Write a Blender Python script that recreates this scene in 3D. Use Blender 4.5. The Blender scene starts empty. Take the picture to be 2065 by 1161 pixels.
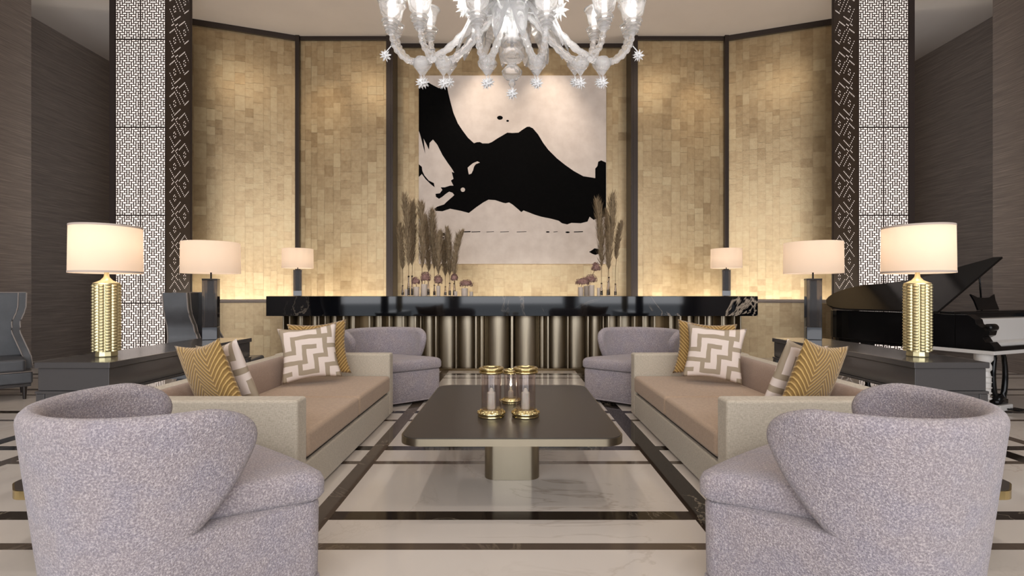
import bpy, bmesh, math, random
from mathutils import Vector, Matrix
R = math.radians
PI = math.pi
sc = bpy.context.scene
COL = sc.collection
random.seed(7)

# ------------------------------------------------------------------ materials
def lin(c):
    if isinstance(c, str):
        c = c.lstrip('#'); c = [int(c[i:i+2], 16)/255 for i in (0, 2, 4)]
    return tuple(((x/12.92) if x <= .04045 else ((x+.055)/1.055)**2.4) for x in c) + (1.0,)

class Mat:
    def __init__(s, name):
        s.m = bpy.data.materials.new(name); s.m.use_nodes = True
        s.t = s.m.node_tree; s.n = s.t.nodes; s.l = s.t.links
        s.b = s.n['Principled BSDF']
    def set(s, **k):
        for a, v in k.items():
            s.b.inputs[a.replace('_', ' ')].default_value = v
        return s
    def node(s, typ, **k):
        n = s.n.new(typ)
        for a, v in k.items(): setattr(n, a, v)
        return n
    def coord(s, scale=(1, 1, 1), kind='Object', rot=(0, 0, 0)):
        tc = s.node('ShaderNodeTexCoord'); mp = s.node('ShaderNodeMapping')
        mp.inputs['Scale'].default_value = scale; mp.inputs['Rotation'].default_value = rot
        s.l.new(tc.outputs[kind], mp.inputs[0]); return mp.outputs[0]
    def noise(s, vec, scale, detail=3, rough=.55, dist=0):
        n = s.node('ShaderNodeTexNoise')
        n.inputs['Scale'].default_value = scale; n.inputs['Detail'].default_value = detail
        n.inputs['Roughness'].default_value = rough; n.inputs['Distortion'].default_value = dist
        s.l.new(vec, n.inputs['Vector']); return n.outputs['Fac']
    def ramp(s, fac, stops, interp='LINEAR'):
        r = s.node('ShaderNodeValToRGB'); r.color_ramp.interpolation = interp
        e = r.color_ramp.elements
        while len(e) < len(stops): e.new(.5)
        for el, (p, c) in zip(e, stops):
            el.position = p; el.color = c if len(c) == 4 else tuple(c) + (1,)
        s.l.new(fac, r.inputs[0]); return r.outputs[0]
    def math(s, op, a, b=None, c=None):
        n = s.node('ShaderNodeMath', operation=op)
        for i, v in enumerate((a, b, c)):
            if v is None: continue
            if isinstance(v, (int, float)): n.inputs[i].default_value = v
            else: s.l.new(v, n.inputs[i])
        return n.outputs[0]
    def mix(s, fac, a, b, blend='MIX'):
        n = s.node('ShaderNodeMix', data_type='RGBA', blend_type=blend)
        for i, v in ((0, fac), (6, a), (7, b)):
            if isinstance(v, (int, float, tuple)): n.inputs[i].default_value = v
            else: s.l.new(v, n.inputs[i])
        return n.outputs[2]
    def color(s, out): s.l.new(out, s.b.inputs['Base Color']); return s
    def rough(s, out): s.l.new(out, s.b.inputs['Roughness']); return s
    def bump(s, h, strength=.3, dist=.01):
        b = s.node('ShaderNodeBump'); b.inputs['Strength'].default_value = strength; b.inputs['Distance'].default_value = dist
        s.l.new(h, b.inputs['Height']); s.l.new(b.outputs[0], s.b.inputs['Normal']); return s

def plain(name, c, rough=.5, metal=0, **k):
    M = Mat(name); M.set(Base_Color=lin(c), Roughness=rough, Metallic=metal, **k); return M.m

def mottled(name, c1, c2, scale, rough=.5, metal=0, bump=0, stretch=(1, 1, 1), detail=4, lo=.35, hi=.65, **k):
    M = Mat(name); M.set(Roughness=rough, Metallic=metal, **k)
    v = M.coord(stretch); f = M.noise(v, scale, detail)
    M.color(M.ramp(f, [(lo, lin(c1)), (hi, lin(c2))]))
    if bump: M.bump(f, bump)
    return M.m

def fabric_boucle():
    M = Mat('heather_boucle'); M.set(Roughness=.95, Sheen_Weight=.25, Sheen_Roughness=.5)
    v = M.coord()
    a = M.noise(v, 150, 2, .7); b = M.noise(v, 9, 2, .5); c = M.noise(v, 240, 1)
    c1 = M.ramp(a, [(.33, lin('#80777c')), (.5, lin('#9e9499')), (.66, lin('#cbc0c0'))])
    c2 = M.ramp(b, [(.35, lin('#93909e')), (.6, lin('#aa9d99'))])
    M.color(M.mix(.22, c1, c2)); h = M.math('ADD', a, c); M.bump(h, .55, .012); return M.m

def linen(name, c1, c2):
    M = Mat(name); M.set(Roughness=.9, Sheen_Weight=.15)
    v = M.coord((1, 1, 6)); v2 = M.coord((5, 5, 1))
    a = M.noise(v, 60, 2); b = M.noise(v2, 60, 2); f = M.math('MULTIPLY', M.math('ADD', a, b), .5)
    M.color(M.ramp(f, [(.38, lin(c1)), (.62, lin(c2))])); M.bump(f, .18, .004); return M.m

def marble(name, base, vein, scale=1.6, width=.03, rough=.08, tint=None):
    M = Mat(name); M.set(Roughness=rough, Specular_IOR_Level=.5)
    v = M.coord()
    f = M.noise(v, scale, 6, .6, 1.2)
    band = M.math('ABSOLUTE', M.math('SUBTRACT', f, .5))
    vv = M.ramp(band, [(0, (1, 1, 1)), (width, (0, 0, 0))])
    g = M.noise(v, scale*.5, 2)
    vv2 = M.math('MULTIPLY', vv, M.ramp(g, [(.45, (0, 0, 0)), (.6, (1, 1, 1))]))
    cl = M.ramp(M.noise(v, scale*.9, 4), [(.3, lin(base)), (.7, lin(tint or base))])
    M.color(M.mix(vv2, cl, lin(vein))); return M.m

def gold_leaf():
    M = Mat('gold_leaf_tile'); M.set(Metallic=.55)
    at = M.node('ShaderNodeAttribute', attribute_name='tone')
    v = M.coord()
    n = M.noise(v, 14, 4); n2 = M.noise(v, 60, 2)
    t = M.math('ADD', M.math('MULTIPLY', at.outputs['Fac'], .46), M.math('MULTIPLY', n, .54))
    M.color(M.ramp(t, [(.2, lin('#9c8462')), (.5, lin('#b09975')), (.8, lin('#bda985'))]))
    M.rough(M.math('ADD', .30, M.math('MULTIPLY', at.outputs['Fac'], .10)))
    M.bump(M.math('ADD', M.math('MULTIPLY', n2, .5), n), .22, .006); return M.m

def ribbed_wallpaper():
    M = Mat('grasscloth_wallpaper'); M.set(Roughness=.7)
    v = M.coord((.6, .6, 26)); f = M.noise(v, 3.2, 5, .65, .3); g = M.noise(M.coord((2, 2, 40)), 4, 2)
    M.color(M.ramp(f, [(.3, lin('#5f544c')), (.52, lin('#74675e')), (.72, lin('#8b7d71'))])); M.bump(M.math('ADD', f, g), .3, .01); return M.m

def chevron():
    M = Mat('chevron_gold_cloth'); M.set(Roughness=.75, Sheen_Weight=.3)
    tc = M.node('ShaderNodeTexCoord'); sp = M.node('ShaderNodeSeparateXYZ'); M.l.new(tc.outputs['Object'], sp.inputs[0])
    x, z = sp.outputs[0], sp.outputs[2]
    zig = M.math('PINGPONG', M.math('ADD', x, 2.07), .115)
    w = M.math('ADD', z, M.math('MULTIPLY', zig, 1.05))
    n = M.noise(tc.outputs['Object'], 18, 2)
    w = M.math('ADD', w, M.math('MULTIPLY', n, .012))
    s = M.math('SINE', M.math('MULTIPLY', w, 2*PI/.031))
    M.color(M.ramp(s, [(.25, lin('#8a6a34')), (.6, lin('#a47c38')), (.85, lin('#c9a868'))])); M.bump(s, .35, .004); return M.m

M = {}
M['boucle'] = fabric_boucle()
M['linen'] = linen('oatmeal_linen', '#aca18f', '#c9beac')
M['seat'] = linen('beige_seat_cloth', '#a48d77', '#b59c84')
M['backc'] = linen('taupe_back_cloth', '#957f70', '#a58e7e')
M['white_marble'] = marble('white_marble', '#c6bdb4', '#b3a89d', 1.0, .015, .09, '#cec6bd')
M['black_marble'] = marble('black_marble', '#14110f', '#b7a994', 1.6, .012, .06, '#2a221d')
M['brown_marble'] = marble('brown_marble', '#4a4038', '#8d7f70', 2.0, .02, .09, '#5c5046')
M['slab_marble'] = marble('bar_marble', '#07070a', '#b9aa98', .9, .014, .05, '#101115')
M['gold_leaf'] = gold_leaf()
M['paper'] = ribbed_wallpaper()
M['chevron'] = chevron()
M['bronze'] = plain('dark_bronze', '#3b322d', .4, .6)
M['screen'] = plain('bronze_screen', '#3a302c', .5, .3)
M['ceiling'] = mottled('ceiling_paint', '#cdc2b8', '#d2c7bd', 1.2, .9)
M['champagne'] = mottled('champagne_metal', '#a39885', '#b0a48f', 3, .4, 1.0, 0, (40, 40, .5))
M['champ_plain'] = plain('satin_champagne_metal', '#9a907d', .3, 1.0)
M['champ_dark'] = plain('bronze_back_panel', '#6b5a42', .35, .9)
M['brass'] = plain('polished_brass', '#dccb98', .18, 1.0)
M['lampgold'] = plain('pale_gold', '#ded3a6', .36, .9)
M['tabletop'] = plain('dark_lacquer', '#3f3935', .3, 0, Specular_IOR_Level=.35)
M['console'] = plain('espresso_lacquer', '#454343', .22, 0, Coat_Weight=.3, Coat_Roughness=.1)
M['grey_leather'] = mottled('slate_leather', '#3f4043', '#4a4b4e', 6, .38)
M['piping'] = plain('pale_piping', '#8d8580', .6)
M['black'] = plain('piano_black', '#0c0c0d', .12, 0, Specular_IOR_Level=.25)
M['piano_white'] = plain('piano_white', '#c9c6c2', .3)
M['canvas'] = mottled('cream_canvas', '#cdbfb4', '#d8cbc0', 5, .85)
M['ink'] = mottled('black_ink', '#040404', '#080707', 20, .9, Specular_IOR_Level=.08)
M['wax'] = plain('ivory_wax', '#d9cfba', .5, 0, Subsurface_Weight=.15)
M['ceramic'] = plain('matte_white_ceramic', '#cfc0b2', .6)
M['pampas'] = mottled('dry_pampas', '#8b775c', '#ab9677', 30, .95)
M['hydra'] = mottled('dusty_pink_petals', '#83625a', '#ae8a80', 35, .9)
M['stem'] = plain('dry_stem', '#7a6648', .8)
M['wood_dark'] = plain('dark_wood_leg', '#241c18', .4)
M['rod'] = plain('dark_rod', '#2a2624', .3, .8)

def glass(name, c, rough=.02, trans=1.0, alpha=1.0, ior=1.45):
    return plain(name, c, rough, 0, Transmission_Weight=trans, IOR=ior, Alpha=alpha)
M['glass'] = glass('clear_glass', '#ece6e6', .02, 1.0, 1, 1.5)
M['smoke'] = glass('smoked_glass', '#6e6866', .05, .85, 1, 1.2)
M['smoke_block'] = plain('smoked_glass_block', '#26262a', .08, 0, Coat_Weight=.4)
M['murano'] = glass('frosted_blown_glass', '#ffffff', .02, .82, .8, 1.3)

def emit(name, c, strength, base='#e8d8c8', rough=.8):
    m = Mat(name); m.set(Base_Color=lin(base), Roughness=rough, Emission_Color=lin(c), Emission_Strength=strength); return m.m
def shade_mat():
    m = Mat('linen_lampshade'); m.n.remove(m.b); out = m.n['Material Output']
    d = m.node('ShaderNodeBsdfDiffuse'); d.inputs[0].default_value = lin('#dcd0c2')
    tr = m.node('ShaderNodeBsdfTranslucent'); tr.inputs[0].default_value = lin('#ece0d0')
    e = m.node('ShaderNodeEmission'); e.inputs[0].default_value = lin('#ffe0c6'); e.inputs[1].default_value = .14
    x = m.node('ShaderNodeMixShader'); x.inputs[0].default_value = .45
    a = m.node('ShaderNodeAddShader')
    m.l.new(d.outputs[0], x.inputs[1]); m.l.new(tr.outputs[0], x.inputs[2]); m.l.new(x.outputs[0], a.inputs[0]); m.l.new(e.outputs[0], a.inputs[1]); m.l.new(a.outputs[0], out.inputs[0])
    return m.m
M['shade'] = shade_mat()
M['shade_trim'] = plain('shade_trim', '#c3b4a8', .8)
M['core'] = emit('backlit_panel', '#ffeee4', .80, '#d0c8c0')
M['flame'] = emit('candle_flame', '#fff0c8', 12)
M['bulb'] = emit('candle_bulb', '#fff0e0', 2.5)

# ------------------------------------------------------------------ mesh builder
class MB:
    def __init__(s): s.v = []; s.f = []; s.mi = []; s.sm = []; s.cur = 0; s.smooth = False
    def add(s, vs, fs, T=None):
        b = len(s.v)
        s.v += [tuple(T @ Vector(v)) if T is not None else tuple(v) for v in vs]
        for f in fs:
            s.f.append(tuple(b+i for i in f)); s.mi.append(s.cur); s.sm.append(s.smooth)
        return s
    def box(s, x0, x1, y0, y1, z0, z1, T=None):
        vs = [(x, y, z) for z in (z0, z1) for y in (y0, y1) for x in (x0, x1)]
        return s.add(vs, [(0, 2, 3, 1), (4, 5, 7, 6), (0, 1, 5, 4), (2, 6, 7, 3), (0, 4, 6, 2), (1, 3, 7, 5)], T)
    def prism(s, poly, z0, z1, T=None, taper=1.0, c=(0, 0)):
        n = len(poly)
        vs = [(c[0]+(x-c[0])*taper, c[1]+(y-c[1])*taper, z0) for x, y in poly] + [(x, y, z1) for x, y in poly]
        fs = [tuple(range(n-1, -1, -1)), tuple(range(n, 2*n))] + [(i, (i+1) % n, n+(i+1) % n, n+i) for i in range(n)]
        return s.add(vs, fs, T)
    def lathe(s, prof, c=(0, 0, 0), seg=32, T=None, lobes=0, amp=0):
        closed = abs(prof[0][0]-prof[-1][0]) < 1e-9 and abs(prof[0][1]-prof[-1][1]) < 1e-9
        if closed: prof = prof[:-1]
        vs = []; fs = []; n = len(prof)
        for r, z in prof:
            for k in range(seg):
                a = 2*PI*k/seg; rr = r*(1+amp*math.cos(lobes*a)) if lobes else r
                vs.append((c[0]+rr*math.cos(a), c[1]+rr*math.sin(a), c[2]+z))
        for i in range(n if closed else n-1):
            i2 = (i+1) % n
            for k in range(seg):
                k2 = (k+1) % seg; fs.append((i*seg+k, i*seg+k2, i2*seg+k2, i2*seg+k))
        if closed: return s.add(vs, fs, T)
        if prof[0][0] > 1e-5: fs.append(tuple(range(seg-1, -1, -1)))
        if prof[-1][0] > 1e-5: fs.append(tuple((n-1)*seg+k for k in range(seg)))
        return s.add(vs, fs, T)
    def tube(s, pts, rad, seg=8, T=None, cap=True):
        pts = [Vector(p) for p in pts]; n = len(pts); vs = []; fs = []
        up = Vector((0, 0, 1))
        for i, p in enumerate(pts):
            d = (pts[min(i+1, n-1)]-pts[max(i-1, 0)]).normalized()
            ref = up if abs(d.z) < .95 else Vector((0, 1, 0))
            a = d.cross(ref).normalized(); b = a.cross(d)
            r = rad(i/(n-1)) if callable(rad) else rad
            for k in range(seg):
                t = 2*PI*k/seg; vs.append(tuple(p+(a*math.cos(t)+b*math.sin(t))*r))
        for i in range(n-1):
            for k in range(seg):
                k2 = (k+1) % seg; fs.append((i*seg+k, i*seg+k2, (i+1)*seg+k2, (i+1)*seg+k))
        if cap: fs += [tuple(range(seg-1, -1, -1)), tuple((n-1)*seg+k for k in range(seg))]
        return s.add(vs, fs, T)
    def build(s, name, mats, parent=None, bevel=0, seg=2, subsurf=0, smooth=False, loc=None, solid=0, tone=None, autosmooth=None):
        me = bpy.data.meshes.new(name); me.from_pydata(s.v, [], s.f)
        if not isinstance(mats, (list, tuple)): mats = [mats]
        for m in mats: me.materials.append(m)
        me.polygons.foreach_set('material_index', s.mi)
        me.polygons.foreach_set('use_smooth', [smooth or x for x in s.sm])
        if tone is not None:
            at = me.attributes.new('tone', 'FLOAT', 'FACE'); at.data.foreach_set('value', tone)
        me.update()
        bm = bmesh.new(); bm.from_mesh(me); bmesh.ops.recalc_face_normals(bm, faces=bm.faces); bm.to_mesh(me); bm.free()
        o = bpy.data.objects.new(name, me); COL.objects.link(o)
        if parent is not None: o.parent = parent
        if loc: o.location = loc
        if solid:
            m = o.modifiers.new('s', 'SOLIDIFY'); m.thickness = solid; m.offset = -1
        if bevel:
            m = o.modifiers.new('b', 'BEVEL'); m.width = bevel; m.segments = seg; m.limit_method = 'ANGLE'; m.angle_limit = R(35)
            if smooth or seg > 2:
                me.polygons.foreach_set('use_smooth', [True]*len(me.polygons)); m.harden_normals = True
        if subsurf:
            m = o.modifiers.new('u', 'SUBSURF'); m.levels = subsurf; m.render_levels = subsurf
        if autosmooth:
            me.polygons.foreach_set('use_smooth', [True]*len(me.polygons)); me.set_sharp_from_angle(angle=R(autosmooth))
        return o

def tag(o, label=None, cat=None, group=None, kind=None):
    if label: o['label'] = label
    if cat: o['category'] = cat
    if group: o['group'] = group
    if kind: o['kind'] = kind
    return o
def thing(name, label, cat, loc=(0, 0, 0), rz=0, group=None):
    o = bpy.data.objects.new(name, None); COL.objects.link(o); o.empty_display_size = .1
    o.location = loc; o.rotation_euler = (0, 0, rz)
    return tag(o, label, cat, group)
def copy_tree(root, loc, rz, label=None, group=None):
    def rec(o, par):
        c = o.copy(); COL.objects.link(c)
        if par is not None: c.parent = par
        for ch in kids.get(o.name, []): rec(ch, c)
        return c
    kids = {}
    for o in COL.objects:
        if o.parent is not None: kids.setdefault(o.parent.name, []).append(o)
    r = rec(root, None); r.location = loc; r.rotation_euler = (0, 0, rz)
    if label: r['label'] = label
    if group: r['group'] = group
    return r
def struct(name, mb, mats, **k):
    return tag(mb.build(name, mats, **k), kind='structure')
def rrect(x0, x1, y0, y1, r, n=6, chamfer=False):
    pts = []
    for cx, cy, a0 in ((x1-r, y1-r, 0), (x0+r, y1-r, 90), (x0+r, y0+r, 180), (x1-r, y0+r, 270)):
        for i in range(n+1):
            a = R(a0+90*i/n); pts.append((cx+r*math.cos(a), cy+r*math.sin(a)))
    return pts
def chamfer_rect(x0, x1, y0, y1, c, r):
    base = [(x1, y0+c), (x1, y1-c), (x1-c, y1), (x0+c, y1), (x0, y1-c), (x0, y0+c), (x0+c, y0), (x1-c, y0)]
    out = []; n = len(base)
    for i in range(n):
        p = Vector(base[i]); a = (Vector(base[i-1])-p).normalized(); b = (Vector(base[(i+1) % n])-p).normalized()
        for t in (0, .25, .5, .75, 1):
            q0 = p+a*r*(1-t); q1 = p+b*r*t; q = q0*(1-t)+q1*t; out.append((q.x, q.y))
    return out

# ------------------------------------------------------------------ room
HC = 5.77
def build_room():
    xs = sorted([-8.4, -4.01, -3.88, -3.49, -3.39, -1.037, -.93, .93, 1.075, 3.46, 3.60, 3.88, 3.98, 8.4])
    wide = [2.627+1.139*k for k in range(-7, 8)]
    dark = [(w-.05, w+.05) for w in wide]; thin = [(w-.32-.03, w-.32+.03) for w in wide]
    ys = sorted([-5.5, 10.6]+[a for p in dark+thin for a in p if -5.5 < a < 10.6])
    xb = {(-4.01, -3.88): 1, (-3.49, -3.39): 2, (-1.037, -.93): 2, (.93, 1.075): 1, (3.46, 3.60): 1, (3.88, 3.98): 2}
    f = MB()
    for i in range(len(xs)-1):
        for j in range(len(ys)-1):
            mx, my = (xs[i]+xs[i+1])/2, (ys[j]+ys[j+1])/2
            c = 0
            if any(a < my < b for a, b in thin): c = 2
            if (xs[i], xs[i+1]) in xb: c = xb[(xs[i], xs[i+1])]
            if any(a < my < b for a, b in dark) and c != 2: c = 1
            f.cur = c
            f.add([(xs[i], ys[j], 0), (xs[i+1], ys[j], 0), (xs[i+1], ys[j+1], 0), (xs[i], ys[j+1], 0)], [(0, 1, 2, 3)])
    f.cur = 0; f.box(-8.4, 8.4, -5.5, 10.6, -.12, -.01)
    o = struct('floor', f, [M['white_marble'], M['black_marble'], M['brown_marble']])
    struct('ceiling', MB().box(-8.4, 8.4, -5.5, 10.6, HC, HC+.15), M['ceiling'])
    for s, nm in ((-1, 'left'), (1, 'right')):
        a, b = sorted((s*8.04, s*8.25))
        struct('wall_%s_far' % nm, MB().box(a, b, 7.55, 10.4, 0, HC), M['paper'])
        a, b = sorted((s*7.2, s*8.25))
        struct('wall_%s' % nm, MB().box(a, b, -5.5, 7.62, 0, HC), M['paper'])
        a, b = sorted((s*5.9, s*8.25))
        struct('wall_rear_%s' % nm, MB().box(a, b, 10.3, 10.45, 0, HC), M['paper'])
        a, b = sorted((s*6.7, s*8.3))
        struct('wall_behind_viewer_%s' % nm, MB().box(a, b, -5.6, -5.4, 0, HC), M['paper'])
        a, b = sorted((s*2.1, s*2.5))
        struct('wall_window_pier_%s' % nm, MB().box(a, b, -5.6, -5.4, 0, HC), M['paper'])

def tile_wall(name, p0, p1, z0, z1, seed):
    rnd = random.Random(seed); f = MB(); tone = []
    d = Vector((p1[0]-p0[0], p1[1]-p0[1])); L = d.length; u = d/L
    nrm = Vector((-u.y, u.x)) * (-1 if (-u.y*0+u.x*-1) < 0 else 1)
    n = Vector((u.y, -u.x))
    def P(a, z, off=0): return (p0[0]+u.x*a+n.x*off, p0[1]+u.y*a+n.y*off, z)
    a = 0; g = .004
    while a < L-.001:
        w = rnd.choice((.11, .13, .16, .19)); b = min(L, a+w)
        if L-b < .06: b = L
        z = z0-rnd.random()*.15
        while z < z1-.001:
            h = rnd.choice((.1, .15, .2, .2, .26)); zt = z+h; za, zb = max(z, z0), min(zt, z1)
            if zb-za > .01:
                o = rnd.random()*.003
                f.add([P(a+g/2, za+g/2, o), P(b-g/2, za+g/2, o), P(b-g/2, zb-g/2, o), P(a+g/2, zb-g/2, o)], [(0, 1, 2, 3)])
                tone.append(min(1, max(0, rnd.gauss(.5, .22))))
            z = zt
        a = b
    # backing body
    vs = [P(0, z0, -.003), P(L, z0, -.003), P(L, z1, -.003), P(0, z1, -.003), P(0, z0, -.12), P(L, z0, -.12), P(L, z1, -.12), P(0, z1, -.12)]
    f.add(vs, [(0, 1, 2, 3), (4, 7, 6, 5), (0, 4, 5, 1), (3, 2, 6, 7), (0, 3, 7, 4), (1, 5, 6, 2)]); tone += [.1]*6
    me = f.build(name, M['gold_leaf'], tone=tone)
    return tag(me, kind='structure')

def build_gold_walls():
    tile_wall('wall_back', (-2.16, 9.48), (2.16, 9.48), 0, HC, 1)
    tile_wall('wall_back_left', (-3.85, 9.2), (-2.24, 9.2), 0, HC, 2)
    tile_wall('wall_back_right', (2.24, 9.2), (3.85, 9.2), 0, HC, 3)
    tile_wall('wall_angled_left', (-5.95, 8.42), (-3.87, 9.19), 0, HC, 4)
    tile_wall('wall_angled_right', (3.87, 9.19), (5.95, 8.42), 0, HC, 5)
    k = 1
    for s in (-1, 1):
        def bx(x0, x1, y0, y1, z0, z1, m='bronze'):
            nonlocal k
            a, b = sorted((s*x0, s*x1))
            struct('trim_%d' % k, MB().box(a, b, y0, y1, z0, z1), M[m], bevel=.004); k += 1
        bx(2.13, 2.17, 9.1, 9.47, 0, HC)        # recess return
        bx(2.172, 2.26, 9.13, 9.195, 0, HC)
        bx(3.82, 3.89, 9.12, 9.185, 0, HC)
        bx(2.262, 3.818, 9.16, 9.195, HC-.07, HC-.001)
        bx(2.262, 3.818, 9.15, 9.195, .98, 1.03)
        # along the angled panels
        p0, p1 = Vector((s*3.9, 9.165)), Vector((s*5.95, 8.405)); u = (p1-p0).normalized(); n = Vector((-abs(u.y)*s*0-0, -1))
        ang = math.atan2(u.y, u.x); L = (p1-p0).length
        T = Matrix.Translation((p0.x, p0.y, 0)) @ Matrix.Rotation(ang, 4, 'Z')
        sgn = 1 if s < 0 else -1
        for z0, z1, d in ((HC-.09, HC-.001, .035), (.975, 1.03, .04)):
            a, b = sorted((sgn*.0, sgn*d))
            struct('trim_%d' % k, MB().box(0, L, a, b, z0, z1, T), M['bronze']); k += 1
    struct('trim_%d' % k, MB().box(-2.128, 2.128, 9.43, 9.47, HC-.07, HC-.001), M['bronze'])

# ------------------------------------------------------------------ lattice columns
def herring(rows, r0=0):
    W = 22; p = .0322; hp = 1.2456/39
    cell = {}
    for i in range(W):
        u = i if i < 11 else 21-i
        u = abs(u-5)
        for j in range(r0, rows):
            v = j % 20; v = min(v, 20-v)
            d = (u-v) % 4
            if d == 0: k = ('h', 0)
            elif d == 1: k = ('h', 1)
            elif d == 3: k = ('v', 0)
            else: k = ('v', 1)
            cell[i, j] = (u, v, k)
    def joined(a, b, horiz):
        A, B = cell[a], cell[b]
        if horiz:
            if A[2][0] != 'h' or B[2][0] != 'h' or A[1] != B[1]: return False
            return abs(A[0]-B[0]) == 1 and {A[2][1], B[2][1]} == {0, 1} and (A[0] < B[0]) == (A[2][1] == 0)
        if A[2][0] != 'v' or B[2][0] != 'v': return False
        return abs(A[1]-B[1]) == 1 and {A[2][1], B[2][1]} == {0, 1} and (A[1] < B[1]) == (A[2][1] == 0)
    t = .0042; f = MB(); x0 = -W*p/2
    for j in range(r0, rows+1):
        i = 0
        while i < W:
            wall = lambda i: j in (r0, rows) or not joined((i, j-1), (i, j), False)
            if wall(i):
                k = i
                while k < W and wall(k): k += 1
                tt = t*2 if j in (r0, rows) else t
                f.box(x0+i*p-t, x0+k*p+t, 0, .012, (j-r0)*hp-tt, (j-r0)*hp+tt); i = k
            else: i += 1
    for i in range(W+1):
        j = r0
        while j < rows:
            wall = lambda j: i in (0, W) or not joined((i-1, j), (i, j), True)
            if wall(j):
                k = j
                while k < rows and wall(k): k += 1
                tt = t*1.7 if i in (0, 11, W) else t
                f.box(x0+i*p-tt, x0+i*p+tt, .0005, .0115, (j-r0)*hp, (k-r0)*hp); j = k
            else: j += 1
    return f

def perforated(v0, v1, L, pitch):
    n = int(round(L/pitch)); pu = L/n; f = MB(); g = .0
    def hole(u, v):
        if u < 3 or u > n-4: return False
        for c, off in ((8, 0), (n-9, 11)):
            a = abs(u-c); b = abs(((v+off) % 22)-11)
            if a <= 6 and (a+b == 8 or a+b == 12 and c == 8 and b > 8): return True
            if a <= 2 and a+b == 2 and b != 0: return True
        return False
    h = pu*.32
    for v in range(v0, v1):
        z0, z1 = v*pitch, (v+1)*pitch; run = 0
        u = 0
        holes = [u for u in range(n) if hole(u, v)]
        # solid strips above and below the row's holes, and between them
        zc = (z0+z1)/2
        f.add([(0, 0, z0), (L, 0, z0), (L, 0, zc-h), (0, 0, zc-h)], [(0, 1, 2, 3)])
        f.add([(0, 0, zc+h), (L, 0, zc+h), (L, 0, z1), (0, 0, z1)], [(0, 1, 2, 3)])
        s = 0.0
        for u in holes+[None]:
            e = L if u is None else (u+.5)*pu-h
            f.add([(s, 0, zc-h), (e, 0, zc-h), (e, 0, zc+h), (s, 0, zc+h)], [(0, 1, 2, 3)])
            if u is not None: s = (u+.5)*pu+h
    return f

def build_columns():
    p = 1.2456/39
    mats = M['screen']
    full = herring(39); top = herring(32); bot = herring(39, 8)
    def col(x, label, first):
        t = thing('lattice_column', label, 'column', (x, 7.2, 0), 0, 'backlit lattice columns')
        t['kind'] = 'thing'
        return t
    t = col(-5.30, 'tall backlit lattice column on the wing chair side of the room', True)
    zs = [1.0026, 2.2482, 3.4938]
    # x inside the column: front lattice -.355..+.355 shifted a little to the right side
    ox = .035
    bot.build('lattice_panel', mats, t, loc=(ox, .004, .0126))
    a = full.build('lattice_panel', mats, t, loc=(ox, .004, zs[0]))
    for z in zs[1:]:
        c = a.copy(); COL.objects.link(c); c.location = (ox, .004, z)
    top.build('lattice_panel', mats, t, loc=(ox, .004, 4.7394))
    T = Matrix.Rotation(R(90), 4, 'Z')
    for sx in (1, -1):
        f = perforated(1, int((HC-.01)/.0208), .576, .0208)
        f.v = [(sx*.394, .024+v[0], v[2]) for v in f.v]
        f.build('perforated_panel', mats, t)
    for (xa, xb, ya, yb) in ((-.40, -.322, 0, .022), (.386, .40, 0, .024), (-.40, -.378, .576, .6), (.378, .40, .576, .6)):
        MB().box(xa, xb, ya, yb, 0, HC-.002).build('corner_post', mats, t)
    MB().box(-.37, .378, .585, .598, 0, HC-.002).build('back_panel', mats, t)
    MB().box(-.35, .37, .045, .56, .01, HC-.01).build('light_core', M['core'], t)
    r = copy_tree(t, (5.30, 7.2, 0), 0, 'tall backlit lattice column behind the grand piano')
    r.scale = (-1, 1, 1)

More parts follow.
